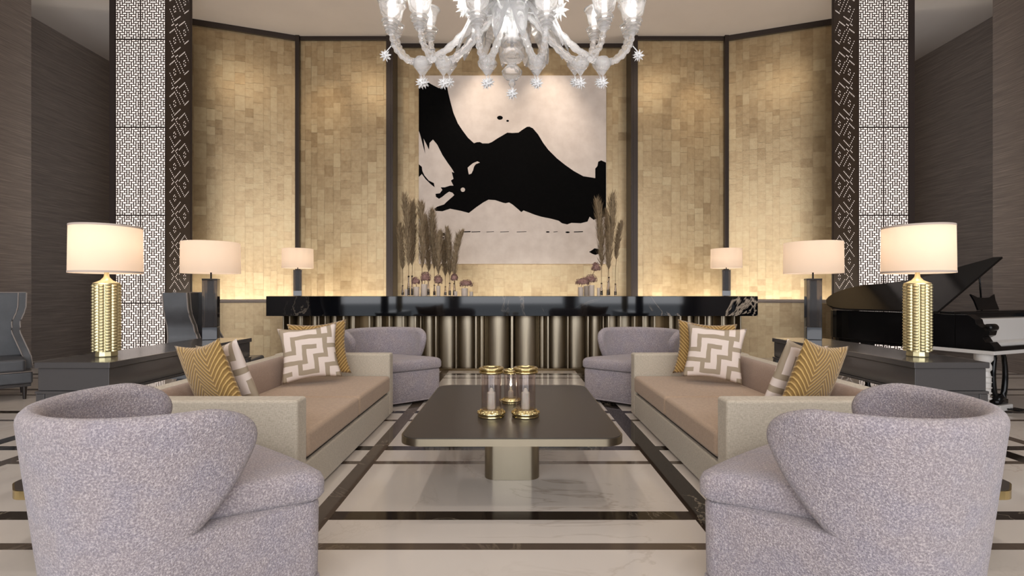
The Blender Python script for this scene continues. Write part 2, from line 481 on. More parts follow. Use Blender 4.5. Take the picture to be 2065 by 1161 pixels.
# ------------------------------------------------------------------ painting
def build_painting():
    X0, Z1, S = -1.722, 5.16, 9.4/1026*.3445
    def P(x, y): return (X0+(x-12)*S, Z1-(y-36)*S)
    W = (1109-12)*S; Hh = (1137-36)*S
    f = MB(); f.box(X0, X0+W, 9.40, 9.46, Z1-Hh, Z1)
    def poly(pts, off, mi):
        f.cur = mi
        f.add([(P(x, y)[0], 9.40-off, P(x, y)[1]) for x, y in pts], [tuple(range(len(pts)))])
    main = [(12,75),(45,65),(70,78),(100,95),(130,110),(150,103),(178,102),(185,140),(200,200),(215,255),(240,315),(270,360),(300,400),(335,432),(352,426),(370,425),(385,433),(420,433),(440,425),(470,405),(500,388),(530,370),(560,372),(595,370),(620,352),(645,336),(660,335),(680,345),(710,380),(740,430),(770,470),(820,520),(870,560),(920,595),(975,625),(1020,632),(1045,636),(1045,580),(1058,565),(1062,540),(1080,532),(1108,545),(1108,860),(1060,872),(1035,880),(1012,862),(1000,890),(960,900),(905,898),(880,907),(850,900),(830,885),(780,872),(730,862),(690,850),(660,838),(625,825),(612,835),(590,815),(560,790),(540,778),(520,783),(505,780),(490,775),(460,765),(420,762),(390,778),(350,805),(305,840),(260,828),(195,815),(150,830),(110,828),(103,815),(120,803),(160,790),(175,775),(215,740),(220,735),(210,722),(190,715),(170,728),(150,745),(130,757),(112,745),(110,728),(135,725),(150,705),(140,690),(165,690),(195,680),(215,680),(200,650),(215,640),(205,600),(220,605),(205,580),(180,545),(150,500),(120,440),(95,410),(75,430),(72,470),(58,440),(40,405),(50,495),(35,440),(25,400),(18,375),(12,360)]
    poly(main, .001, 1)
    poly([(12,555),(30,570),(33,595),(45,620),(70,650),(100,665),(105,690),(80,670),(50,640),(30,612),(12,630)], .001, 1)
    poly([(1008,1068),(1025,1058),(1040,1047),(1060,1050),(1085,1060),(1090,1078),(1062,1080),(1045,1085),(1030,1080)], .001, 1)
    def ell(cx, cy, rx, ry, off=.001, mi=1, n=14): poly([(cx+rx*math.cos(2*PI*k/n), cy+ry*math.sin(2*PI*k/n)) for k in range(n)], off, mi)
    ell(487, 283, 17, 12); ell(532, 301, 8, 6); ell(767, 951, 11, 4); ell(883, 953, 13, 5); ell(157, 965, 8, 9); ell(155, 985, 6, 5)
    for a, b, h in ((255, 315, 6), (320, 372, 4), (408, 452, 3), (488, 540, 3), (585, 642, 3), (800, 825, 3), (920, 973, 5)):
        poly([(a, 951-h/2), (b, 949-h/2), (b, 949+h/2), (a, 951+h/2)], .001, 1)
    poly([(300,590),(298,575),(315,560),(330,548),(355,538),(370,545),(345,555),(335,570),(330,590),(320,610),(305,615)], .002, 0)
    ell(270, 704, 13, 13, .002, 0)
    t = thing('abstract_picture', 'large black and cream abstract ink painting on the gold wall above the bar', 'painting', (0, 9.46, 1.69))
    f.v = [(x, y-9.46, z-1.69) for x, y, z in f.v]
    f.build('canvas', [M['canvas'], M['ink']], t)

# ------------------------------------------------------------------ bar
def build_bar():
    t = thing('bar_counter', 'long bar counter with veined black marble top on fluted champagne metal base', 'bar', (0, 7.35, 0))
    MB().box(-3.553, 3.553, 0, .78, .813, 1.10).build('marble_top', M['slab_marble'], t, bevel=.004)
    MB().box(-3.36, 3.36, .36, .70, 0, .812).build('back_body', M['champ_dark'], t)
    MB().box(-3.38, 3.38, .14, .70, 0, .035).build('plinth', M['champ_dark'], t)
    px = [1031.5, 1104, 1144, 1184.5, 1226, 1250, 1278, 1295, 1318, 1349, 1370, 1386, 1407, 1420, 1453, 1478.5, 1491]
    k = 7.5/1026
    fx = [(p-1031.5)*k for p in px]
    wid = [.030, .022, .014, .020, .026, .026, .02, .02, .022, .02, .026, .016, .016, .016, .016, .016, .016]
    for x, w in zip(fx, wid):
        for s in ((1,) if x == 0 else (1, -1)):
            MB().box(s*x-w/2-.003, s*x+w/2+.003, .12, .355, .036, .811).build('fin', M['champagne'], t, bevel=.006, seg=3)
    # flutes: (px0, px1, bulge)
    fl = [(1034.5, 1086, .15), (1087, 1101, .05), (1107, 1142, .08), (1146.5, 1182, .07), (1187, 1216, .12), (1216.5, 1223, .03), (1229, 1247, .02), (1253, 1276, .03), (1298, 1316, .03), (1352, 1368, .03), (1389, 1405, .04), (1425, 1446, .10), (1455, 1475, .09)]
    for a, b, h in fl:
        for s in (1, -1):
            xa, xb = sorted((s*(a-1031.5)*k, s*(b-1031.5)*k)); c = (xa+xb)/2; r = (xb-xa)/2-.002
            n = 18; poly = [(c+r*math.cos(PI+PI*i/n), .33+h*math.sin(PI+PI*i/n)) for i in range(n+1)] + [(c+r, .355), (c-r, .355)]
            MB().prism(poly, .036, .811).build('flute', M['champagne'], t, autosmooth=40)

# ------------------------------------------------------------------ club chairs
def build_club_chair():
    t = thing('club_chair', 'mauve boucle club chair nearest the camera on the wing chair side', 'armchair', (-1.33, 2.0, 0), R(-37), 'mauve club chairs')
    def rad(z): return .372+.083*max(0, z)/.75
    def Aof(z):
        tab = [(.30, 70), (.34, 77), (.42, 88), (.50, 97), (.56, 102), (.62, 106), (.65, 106), (.69, 102), (.72, 95), (.738, 86)]
        for (z0, a0), (z1, a1) in zip(tab, tab[1:]):
            if z <= z1: return R(a0+(a1-a0)*(z-z0)/(z1-z0))
        return R(tab[-1][1])
    NA, NZ = 44, 16
    zs = [.335+(.738-.335)*i/NZ for i in range(NZ+1)]
    th = .072
    f = MB()
    def pt(z, a, inset):
        r = rad(z)-inset; return (r*math.sin(a), -r*math.cos(a), z)
    ids = {}
    def vid(key, p):
        if key not in ids: ids[key] = len(f.v); f.v.append(p)
        return ids[key]
    def quad(*q):
        f.f.append(q); f.mi.append(0); f.sm.append(True)
    for side, ins in (('o', 0), ('i', th)):
        for j, z in enumerate(zs):
            A = Aof(z)
            for i in range(NA+1):
                a = -A+2*A*i/NA
                zz = z if side == 'o' else z-.006
                vid((side, i, j), pt(zz, a*(1.0), ins+(0.004 if j == NZ else 0)))
    for side in 'oi':
        for j in range(NZ):
            for i in range(NA):
                q = (ids[side, i, j], ids[side, i+1, j], ids[side, i+1, j+1], ids[side, i, j+1]); quad(*q)
    # edge strips with a middle loop pushed outward
    def strip(keys, push):
        mid = []
        for (i, j) in keys:
            a = Vector(f.v[ids['o', i, j]]); b = Vector(f.v[ids['i', i, j]]); m = (a+b)/2+push(i, j)*.034
            mid.append(len(f.v)); f.v.append(tuple(m))
        for k in range(len(keys)-1):
            o0, o1 = ids['o', *keys[k]], ids['o', *keys[k+1]]; i0, i1 = ids['i', *keys[k]], ids['i', *keys[k+1]]
            quad(o0, o1, mid[k+1], mid[k]); quad(mid[k], mid[k+1], i1, i0)
    path = [(0, j) for j in range(NZ+1)] + [(i, NZ) for i in range(1, NA)] + [(NA, j) for j in range(NZ, -1, -1)]
    def push(i, j):
        z = zs[j]; A = Aof(z); a = -A+2*A*i/NA
        tang = Vector((math.cos(a), math.sin(a), 0))
        up = Vector((0, 0, 1))
        if j == NZ and 0 < i < NA: return up
        z0, z1 = zs[max(0, j-1)], zs[min(NZ, j+1)]
        dA = (Aof(z1)-Aof(z0))*rad(z); dz = z1-z0
        n = tang*dz*(1 if i == NA else -1) - up*dA
        return n.normalized()
    strip(path, push)
    o = f.build('backrest', M['boucle'], t, subsurf=1, smooth=True)
    # base plan
    def plan(rb, hw, fy, n=20):
        pts = []
        for i in range(n+1):
            a = R(-62)+R(-236+0)*0
        back = [(rb*math.sin(R(a)), -rb*math.cos(R(a))) for a in [78-156*i/n for i in range(n+1)]]   # right to left round the back
        rc = .055
        def corner(sx):
            c = (sx*(hw-rc), fy-rc); out = []
            for i in range(6):
                a = R(-8+98*i/5) if sx > 0 else R(90+98*i/5)
                out.append((c[0]+rc*math.cos(a), c[1]+rc*math.sin(a)))
            return out
        front = []
        for i in range(1, 8):
            x = (hw-rc)*(1-2*i/8); front.append((x, fy+.022*(1-(x/hw)**2)))
        seq = back[::-1] + corner(1) + front + corner(-1)
        return seq
    def body(name, levels):
        g = MB(); g.smooth = True; n = None
        for (z, rb, hw, fy) in levels:
            pl = plan(rb, hw, fy); n = len(pl); g.v += [(x, y, z) for x, y in pl]
        for L in range(len(levels)-1):
            for i in range(n):
                i2 = (i+1) % n
                g.f.append((L*n+i, L*n+i2, (L+1)*n+i2, (L+1)*n+i)); g.mi.append(0); g.sm.append(True)
        g.f.append(tuple(range(n-1, -1, -1))); g.mi.append(0); g.sm.append(True)
        b = (len(levels)-1)*n; g.f.append(tuple(b+i for i in range(n))); g.mi.append(0); g.sm.append(True)
        return g.build(name, M['boucle'], t, autosmooth=50)
    body('base', [(.045, .376, .465, .350), (.06, .378, .47, .355), (.325, .408, .474, .357), (.341, .4085, .470, .353), (.348, .36, .45, .33)])
    body('seat_cushion', [(.345, .30, .45, .33), (.351, .31, .478, .362), (.366, .315, .487, .372), (.415, .315, .487, .373), (.440, .31, .478, .364), (.453, .30, .458, .345), (.460, .28, .41, .29), (.461, .2, .3, .2)])
    k = body('base_piping', [(.030, .380, .470, .356), (.036, .384, .475, .360), (.044, .380, .470, .356)])
    body('foot_ring', [(.002, .34, .42, .29), (.029, .34, .42, .29)]).data.materials[0] = M['wood_dark']
    copy_tree(t, (1.33, 2.0, 0), R(37), 'mauve boucle club chair nearest the camera on the grand piano side')
    copy_tree(t, (-1.35, 5.45, 0), R(-143), 'mauve club chair in front of the bar, past the sofa on the wing chair side')
    copy_tree(t, (1.35, 5.45, 0), R(143), 'mauve club chair in front of the bar, past the sofa on the grand piano side')

# ------------------------------------------------------------------ sofas
def build_sofa():
    # local: faces +x, length along y, origin at floor centre
    t = thing('sofa', 'beige linen two seat sofa on the wing chair side of the coffee table', 'sofa', (-1.665, 3.75, 0), 0, 'pair of beige sofas')
    L = 1.08; xf, xb = .538, -.535
    for s in (-1, 1):
        a, b = sorted((s*(L-.13), s*L))
        MB().box(xb, xf, a, b, .015, .585).build('armrest', M['linen'], t, bevel=.018, seg=3)
    MB().box(xb, xb+.12, -(L-.131), L-.131, .015, .575).build('back_frame', M['linen'], t, bevel=.018, seg=3)
    MB().box(xb+.121, xf-.004, -(L-.131), L-.131, .015, .215).build('base', M['linen'], t, bevel=.01, seg=3)
    MB().box(xb+.125, xf-.03, -(L-.14), L-.14, .212, .236).build('base_gap', M['wood_dark'], t)
    for y0, y1 in ((-(L-.137), -.004), (.004, L-.137)):
        f = MB(); n = 10; m = 10
        g = MB().box(xb+.27, xf+.004, y0, y1, .236, .385)
        o = g.build('seat_cushion', M['seat'], t, bevel=.028, seg=4)
    for y0, y1 in ((-(L-.137), -.004), (.004, L-.137)):
        pr = [(xb+.123, .30), (xb+.28, .30), (xb+.27, .45), (xb+.25, .55), (xb+.21, .592), (xb+.16, .592), (xb+.123, .56)]
        g = MB(); n = len(pr)
        g.v = [(x, y, z) for y in (y0, y1) for x, z in pr]
        g.f = [tuple(range(n)), tuple(range(2*n-1, n-1, -1))]+[(i, (i+1) % n, n+(i+1) % n, n+i) for i in range(n)]; g.mi = [0]*len(g.f); g.sm = [True]*len(g.f)
        g.build('back_cushion', M['backc'], t, bevel=.03, seg=4)
    copy_tree(t, (1.665, 3.75, 0), R(180), 'beige linen two seat sofa on the grand piano side of the coffee table')

# ------------------------------------------------------------------ pillows
MAZE = ["1110111111011",
        "1000000001010",
        "1011111101010",
        "0010000000011",
        "1010111110110",
        "1010100010000",
        "1000101110111",
        "1111101000101",
        "0000001011101",
        "1111011010001",
        "1001000010111",
        "1011111110100",
        "1000000000101"]
def pillow_mesh(size, thick, N=28):
    f = MB(); f.smooth = True
    def P(u, v, s):
        a, b = abs(u), abs(v)
        ear = 1+.10*(a*b)**2 - .05*(1-a*a)*b**4 - .05*(1-b*b)*a**4
        x, z = u*size/2*ear, v*size/2*ear
        y = s*thick/2*((1-a**2.6)*(1-b**2.6))**.55
        return (x, y, z)
    for s in (1, -1):
        for i in range(N+1):
            for j in range(N+1):
                f.v.append(P(-1+2*i/N, -1+2*j/N, s))
    o = (N+1)**2
    for s in (0, 1):
        for i in range(N):
            for j in range(N):
                a = s*o+i*(N+1)+j; q = (a, a+N+1, a+N+2, a+1)
                f.f.append(q if s == 0 else q[::-1]); f.mi.append(0); f.sm.append(True)
    return f, N
def build_pillows():
    def make(name, mat, label, loc, rot, group, size=.48, thick=.15):
        t = thing(name, label, 'cushion', loc, 0, group); t.rotation_euler = rot
        f, N = pillow_mesh(size, thick)
        if mat == 'chevron':
            o = f.build('cover', M['chevron'], t, smooth=True)
        else:
            o = f.build('cover', [M['geo_taupe'], M['geo_white']], t, smooth=True)
        bm = bmesh.new(); bm.from_mesh(o.data); bmesh.ops.remove_doubles(bm, verts=bm.verts, dist=1e-4); bm.to_mesh(o.data); bm.free()
        return t
    # maze material: white raised blocks on taupe, from rounded boxes in object space
    Mt = Mat('maze_print_cloth'); Mt.set(Roughness=.85)
    tc = Mt.node('ShaderNodeTexCoord'); sp = Mt.node('ShaderNodeSeparateXYZ'); Mt.l.new(tc.outputs['Object'], sp.inputs[0])
    nz = Mt.noise(tc.outputs['Object'], 9, 1)
    dn = Mt.math('MULTIPLY', Mt.math('SUBTRACT', nz, .5), .02)
    X = Mt.math('ADD', Mt.math('ADD', sp.outputs[0], dn), .27); Z = Mt.math('ADD', Mt.math('ADD', sp.outputs[2], dn), .27)
    cellw = .54/13
    total = None
    rects = []
    for r in range(13):                       # horizontal runs
        c = 0
        while c < 13:
            if MAZE[r][c] == '1':
                k = c
                while k < 13 and MAZE[r][k] == '1': k += 1
                if k-c > 1: rects.append((c, k, r, r+1))
                c = k
            else: c += 1
    for c in range(13):
        r = 0
        while r < 13:
            if MAZE[r][c] == '1':
                k = r
                while k < 13 and MAZE[k][c] == '1': k += 1
                if k-r > 1: rects.append((c, c+1, r, k))
                r = k
            else: r += 1
    for (c0, c1, r0, r1) in rects:
        cx, cz = (c0+c1)/2*cellw, (13-(r0+r1)/2)*cellw
        hx, hz = (c1-c0)/2*cellw-.007, (r1-r0)/2*cellw-.007
        hx += .010; hz += .010
        ax = Mt.math('LESS_THAN', Mt.math('ABSOLUTE', Mt.math('SUBTRACT', X, cx)), hx)
        az = Mt.math('LESS_THAN', Mt.math('ABSOLUTE', Mt.math('SUBTRACT', Z, cz)), hz)
        m = Mt.math('MULTIPLY', ax, az)
        total = m if total is None else Mt.math('MAXIMUM', total, m)
    Mt.color(Mt.mix(total, lin('#a5957f'), lin('#e2d3c8'))); Mt.bump(total, .3, .004)
    M['geo_taupe'] = Mt.m; M['geo_white'] = Mt.m
    G1, G2 = 'gold chevron cushions', 'white and taupe maze print cushions'
    sd = {-1: 'wing chair side', 1: 'piano side'}
    for s in (-1, 1):
        # near end: leaning back in the corner of the back and the near arm (we see their rear sides)
        make('cushion', 'chevron', 'gold chevron cushion at the near arm of the %s sofa' % sd[s], (s*1.755, 2.965, .645), (R(17), R(s*8), R(s*30)), G1, .425, .12)
        make('cushion', 'geo', 'white maze print cushion beyond the near gold cushion on the %s sofa' % sd[s], (s*1.72, 3.10, .635), (R(18), R(s*8), R(s*32)), G2, .42, .11)
        make('cushion', 'geo', 'white maze print cushion covering the far gold one on the %s sofa' % sd[s], (s*1.70, 4.28, .645), (R(-18), R(s*5), R(s*-22)), G2, .43, .12)
        make('cushion', 'chevron', 'gold chevron cushion half hidden by the far arm of the %s sofa' % sd[s], (s*1.685, 4.45, .66), (R(-18), R(s*4), R(s*-22)), G1, .45, .11)

# ------------------------------------------------------------------ tables
def build_tables():
    t = thing('coffee_table', 'low dark lacquer coffee table with champagne metal edge between the two sofas', 'coffee table', (0, 3.375, 0))
    o = rrect(-.588, .588, -.765, .765, .11, 10)
    MB().prism(rrect(-.58, .58, -.757, .757, .102, 10), .392, .402).build('top', M['tabletop'], t)
    MB().prism(o, .361, .3985).build('edge_band', M['champ_plain'], t, autosmooth=30)
    MB().prism(rrect(-.17, .17, -.255, .255, .07), .001, .3605).build('pedestal', M['champ_plain'], t, autosmooth=30)
    for s, lab in ((-1, 'wing chairs'), (1, 'grand piano')):
        q = thing('side_table', 'small black and gold side table behind the club chair by the %s' % lab, 'side table', (s*1.99, 2.40, 0), 0, 'small side tables')
        w, d = .25, .22
        MB().prism(chamfer_rect(-w+.006, w-.006, -d+.006, d-.006, .098, .03), .292, .302).build('top', M['tabletop'], q)
        MB().prism(chamfer_rect(-w, w, -d, d, .10, .03), .262, .299).build('edge_band', M['brass'], q, autosmooth=30)
        MB().prism(rrect(-.07, .07, -.07, .07, .02), .001, .2615).build('pedestal', M['brass'], q, autosmooth=30)
    # consoles
    t = thing('console_table', 'long dark console table behind the sofa on the wing chair side', 'console table', (-2.527, 3.72, 0), 0, 'pair of dark console tables')
    w, L = .217, .80
    MB().box(-w, w, -L, L, .715, .75).build('top', M['console'], t, bevel=.004)
    MB().box(-w+.012, w-.012, -L+.012, L-.012, .585, .714).build('apron', M['console'], t, bevel=.003)
    MB().box(-w+.002, w-.002, -L+.002, L-.002, .568, .584).build('moulding', M['console'], t, bevel=.003)
    for sx in (-1, 1):
        for sy in (-1, 1):
            a, b = sorted((sx*(w-.055), sx*(w-.005))); c, d = sorted((sy*(L-.055), sy*(L-.005)))
            MB().box(a, b, c, d, .001, .567).build('leg', M['console'], t, bevel=.004)
    for sy in (-1, 1):
        c, d = sorted((sy*(L-.04), sy*(L-.01)))
        MB().box(-w+.056, w-.056, c, d, .535, .567).build('rail', M['console'], t)
    copy_tree(t, (2.527, 3.72, 0), R(180), 'long dark console table behind the sofa on the grand piano side')

# ------------------------------------------------------------------ lanterns and candles
def build_lanterns():
    def lantern(loc, sc_, label):
        t = thing('candle_lantern', label, 'lantern', loc, 0, 'brass and glass lanterns')
        k = sc_
        b = MB(); b.smooth = True
        b.lathe([(.02, .001), (.078, .001), (.082, .006), (.070, .012), (.084, .018), (.087, .026), (.080, .034), (.068, .040), (.068, .046), (.0, .046)], seg=32, lobes=8, amp=.02)
        for i in range(12):
            a = 2*PI*i/12; b.lathe([(0, .0), (.006, .004), (.008, .01), (.006, .016), (0, .02)], (.079*math.cos(a), .079*math.sin(a), .018), 8)
        o = b.build('base', M['brass'], t, smooth=True); o.scale = (k, k, k)
        g = MB(); g.smooth = True
        g.lathe([(.060, .0465), (.060, .262), (.0585, .262), (.0585, .0465), (.060, .0465)], seg=36)
        o = g.build('glass_cylinder', M['glass'], t, autosmooth=40); o.scale = (k, k, k)
        r = MB(); r.smooth = True
        for z in (.262, .282):
            r.lathe([(.056, z), (.070, z), (.076, z+.005), (.077, z+.010), (.070, z+.016), (.056, z+.018), (.056, z)], seg=36)
        o = r.build('top_rim', M['brass'], t, smooth=True); o.scale = (k, k, k)
        return t
    G = 'lanterns on the coffee table'
    lantern((-.125, 3.08, .402), 1, 'brass rimmed glass lantern on the coffee table, wing chair side of the front pair')['group'] = G
    lantern((.082, 3.08, .402), 1, 'brass rimmed glass lantern on the coffee table, piano side of the front pair')['group'] = G
    lantern((-.008, 3.46, .402), .76, 'smaller brass lantern with lit candle behind the front pair')['group'] = G
    def candle(loc, r, h, label, lit=False):
        t = thing('pillar_candle', label, 'candle', loc, 0, 'candles in the lanterns')
        c = MB(); c.smooth = True
        c.lathe([(r*.96, 0), (r, .004), (r, h-.008), (r*.9, h), (r*.5, h+.004), (r*.42, h+.016), (r*.25, h+.024), (0, h+.026)], seg=24)
        c.build('wax_body', M['wax'], t, smooth=True)
        MB().tube([(0, 0, h+.024), (0, .001, h+.036)], .0012, 6).build('wick', M['wood_dark'], t)
        if lit:
            c = MB(); c.lathe([(0, 0), (.005, .006), (.007, .014), (.0045, .03), (.002, .044), (0, .055)], (0, 0, h+.03), 12)
            c.build('flame', M['flame'], t, smooth=True)
    candle((-.125, 3.08, .449), .027, .10, 'ivory pillar candle inside the front lantern on the wing chair side')
    candle((.082, 3.08, .449), .027, .10, 'ivory pillar candle inside the front lantern on the piano side')
    candle((-.008, 3.46, .438), .018, .045, 'small lit candle inside the smaller rear lantern', True)

# ------------------------------------------------------------------ lamps
def shade_mesh(t, r, z0, z1, trim=True, taper=.98):
    f = MB(); f.smooth = True
    f.lathe([(r, z0), (r*taper, z1), (r*taper-.004, z1), (r-.004, z0), (r, z0)], seg=48)
    o = f.build('lamp_shade', M['shade'], t, autosmooth=40)
    if trim:
        for za, k in ((z0, 1), (z1-.012, taper)):
            g = MB(); g.lathe([(r*k+.0005, za), (r*k+.0015, za), (r*k+.0015, za+.012), (r*k+.0005, za+.012), (r*k+.0005, za)], seg=48)
            g.build('shade_trim', M['shade_trim'], o, autosmooth=40)
    g = MB(); g.box(-r+.006, r-.006, -.002, .002, z1-.03, z1-.026); g.box(-.002, .002, -r+.006, r-.006, z1-.03, z1-.026)
    g.build('spider', M['rod'], t)
    return o
def bulb(t, z, w=2.5):
    b = MB(); b.lathe([(0, -.03), (.014, -.028), (.016, -.005), (.028, .015), (.03, .035), (.02, .055), (0, .062)], (0, 0, z), 16)
    b.build('bulb', M['bulb'], t, smooth=True)
    l = bpy.data.lights.new('bulb_light', 'POINT'); l.energy = w; l.color = (1, .92, .84); l.shadow_soft_size = .04
    o = bpy.data.objects.new('bulb_light', l); COL.objects.link(o); o.parent = t; o.location = (0, 0, z+.10)
def build_lamps():
    # textured gold lamp
    t = thing('table_lamp', 'gold beaded cylinder lamp with white drum shade on the console by the wing chairs', 'table lamp', (-2.55, 3.2, .75), 0, 'gold cylinder lamps')
    f = MB(); NA, NZ = 120, 150; z0, z1 = .035, .452; R0 = .070
    for j in range(NZ+1):
        z = z0+(z1-z0)*j/NZ
        for i in range(NA):
            a = 2*PI*i/NA; c = 12*a/(2*PI)
            fr = c-math.floor(c)
            colb = math.floor(c) % 2
            row = (z-z0)/.0185 + (.5 if colb else 0)
            bead = abs(math.sin(PI*row))*math.sin(PI*fr)
            rr = R0+.0065*bead + (.003 if 0 else 0) - (.004 if fr < .12 or fr > .88 else 0)
            f.v.append((rr*math.cos(a), rr*math.sin(a), z))
    for j in range(NZ):
        for i in range(NA):
            i2 = (i+1) % NA; f.f.append((j*NA+i, j*NA+i2, (j+1)*NA+i2, (j+1)*NA+i)); f.mi.append(0); f.sm.append(True)
    f.build('body', M['lampgold'], t, smooth=True)
    b = MB(); b.lathe([(.0, .001), (.056, .001), (.058, .006), (.056, .034), (.07, .036), (0, .036)], seg=12); b.build('foot', M['lampgold'], t, autosmooth=20)
    n = MB(); n.smooth = True; n.lathe([(.07, .452), (.07, .46), (.055, .466), (.032, .478), (.016, .497), (.012, .52), (.012, .60), (0, .60)], seg=32); n.build('neck', M['lampgold'], t, autosmooth=50)
    shade_mesh(t, .19, .522, .818)
    fi = MB(); fi.lathe([(.004, .79), (.004, .82), (.009, .825), (.008, .834), (0, .838)], seg=16); fi.build('finial', M['lampgold'], t, smooth=True)
    bulb(t, .63)
    copy_tree(t, (2.55, 3.2, .75), 0, 'gold beaded cylinder lamp with white drum shade on the console by the piano')
    def smoked(loc, hb, hs0, hs1, r, w, label, rz, group):
        t = thing('table_lamp', label, 'table lamp', loc, rz, group)
        MB().box(-w/2, w/2, -w/2, w/2, .001, .108*hb/.52).build('base_block', M['smoke_block'], t, bevel=.003)
        zb = .108*hb/.52+.0005
        MB().box(-w/2, w/2, -w/2, w/2, zb, hb-.012).build('glass_body', M['smoke'], t, bevel=.003)
        MB().box(-w/2-.001, w/2+.001, -w/2-.001, w/2+.001, hb-.0115, hb).build('cap', M['rod'], t)
        MB().lathe([(.007, hb), (.007, hs1-.03), (0, hs1-.03)], seg=12).build('stem', M['rod'], t, autosmooth=40)
        MB().box(-w*.2, w*.2, -w*.2, w*.2, zb+.001, hb-.014).build('inner_core', M['rod'], t)
        shade_mesh(t, r, hs0, hs1, False, .985); bulb(t, hs0+.10)
        return t
    smoked((-2.585, 4.37, .75), .52, .566, .83, .228, .115, 'smoked glass block lamp with wide cream shade on the console by the wing chairs', R(20), 'smoked glass lamps')
    smoked((2.585, 4.37, .75), .52, .566, .83, .228, .115, 'smoked glass block lamp with wide cream shade on the console by the piano', R(-20), 'smoked glass lamps')
    smoked((-3.285, 7.8, 1.101), .395, .425, .72, .228, .12, 'small smoked glass lamp on the bar end beyond the wing chairs', R(20), 'smoked glass lamps')
    smoked((3.285, 7.8, 1.101), .395, .425, .72, .228, .12, 'small smoked glass lamp on the bar end near the piano', R(-20), 'smoked glass lamps')

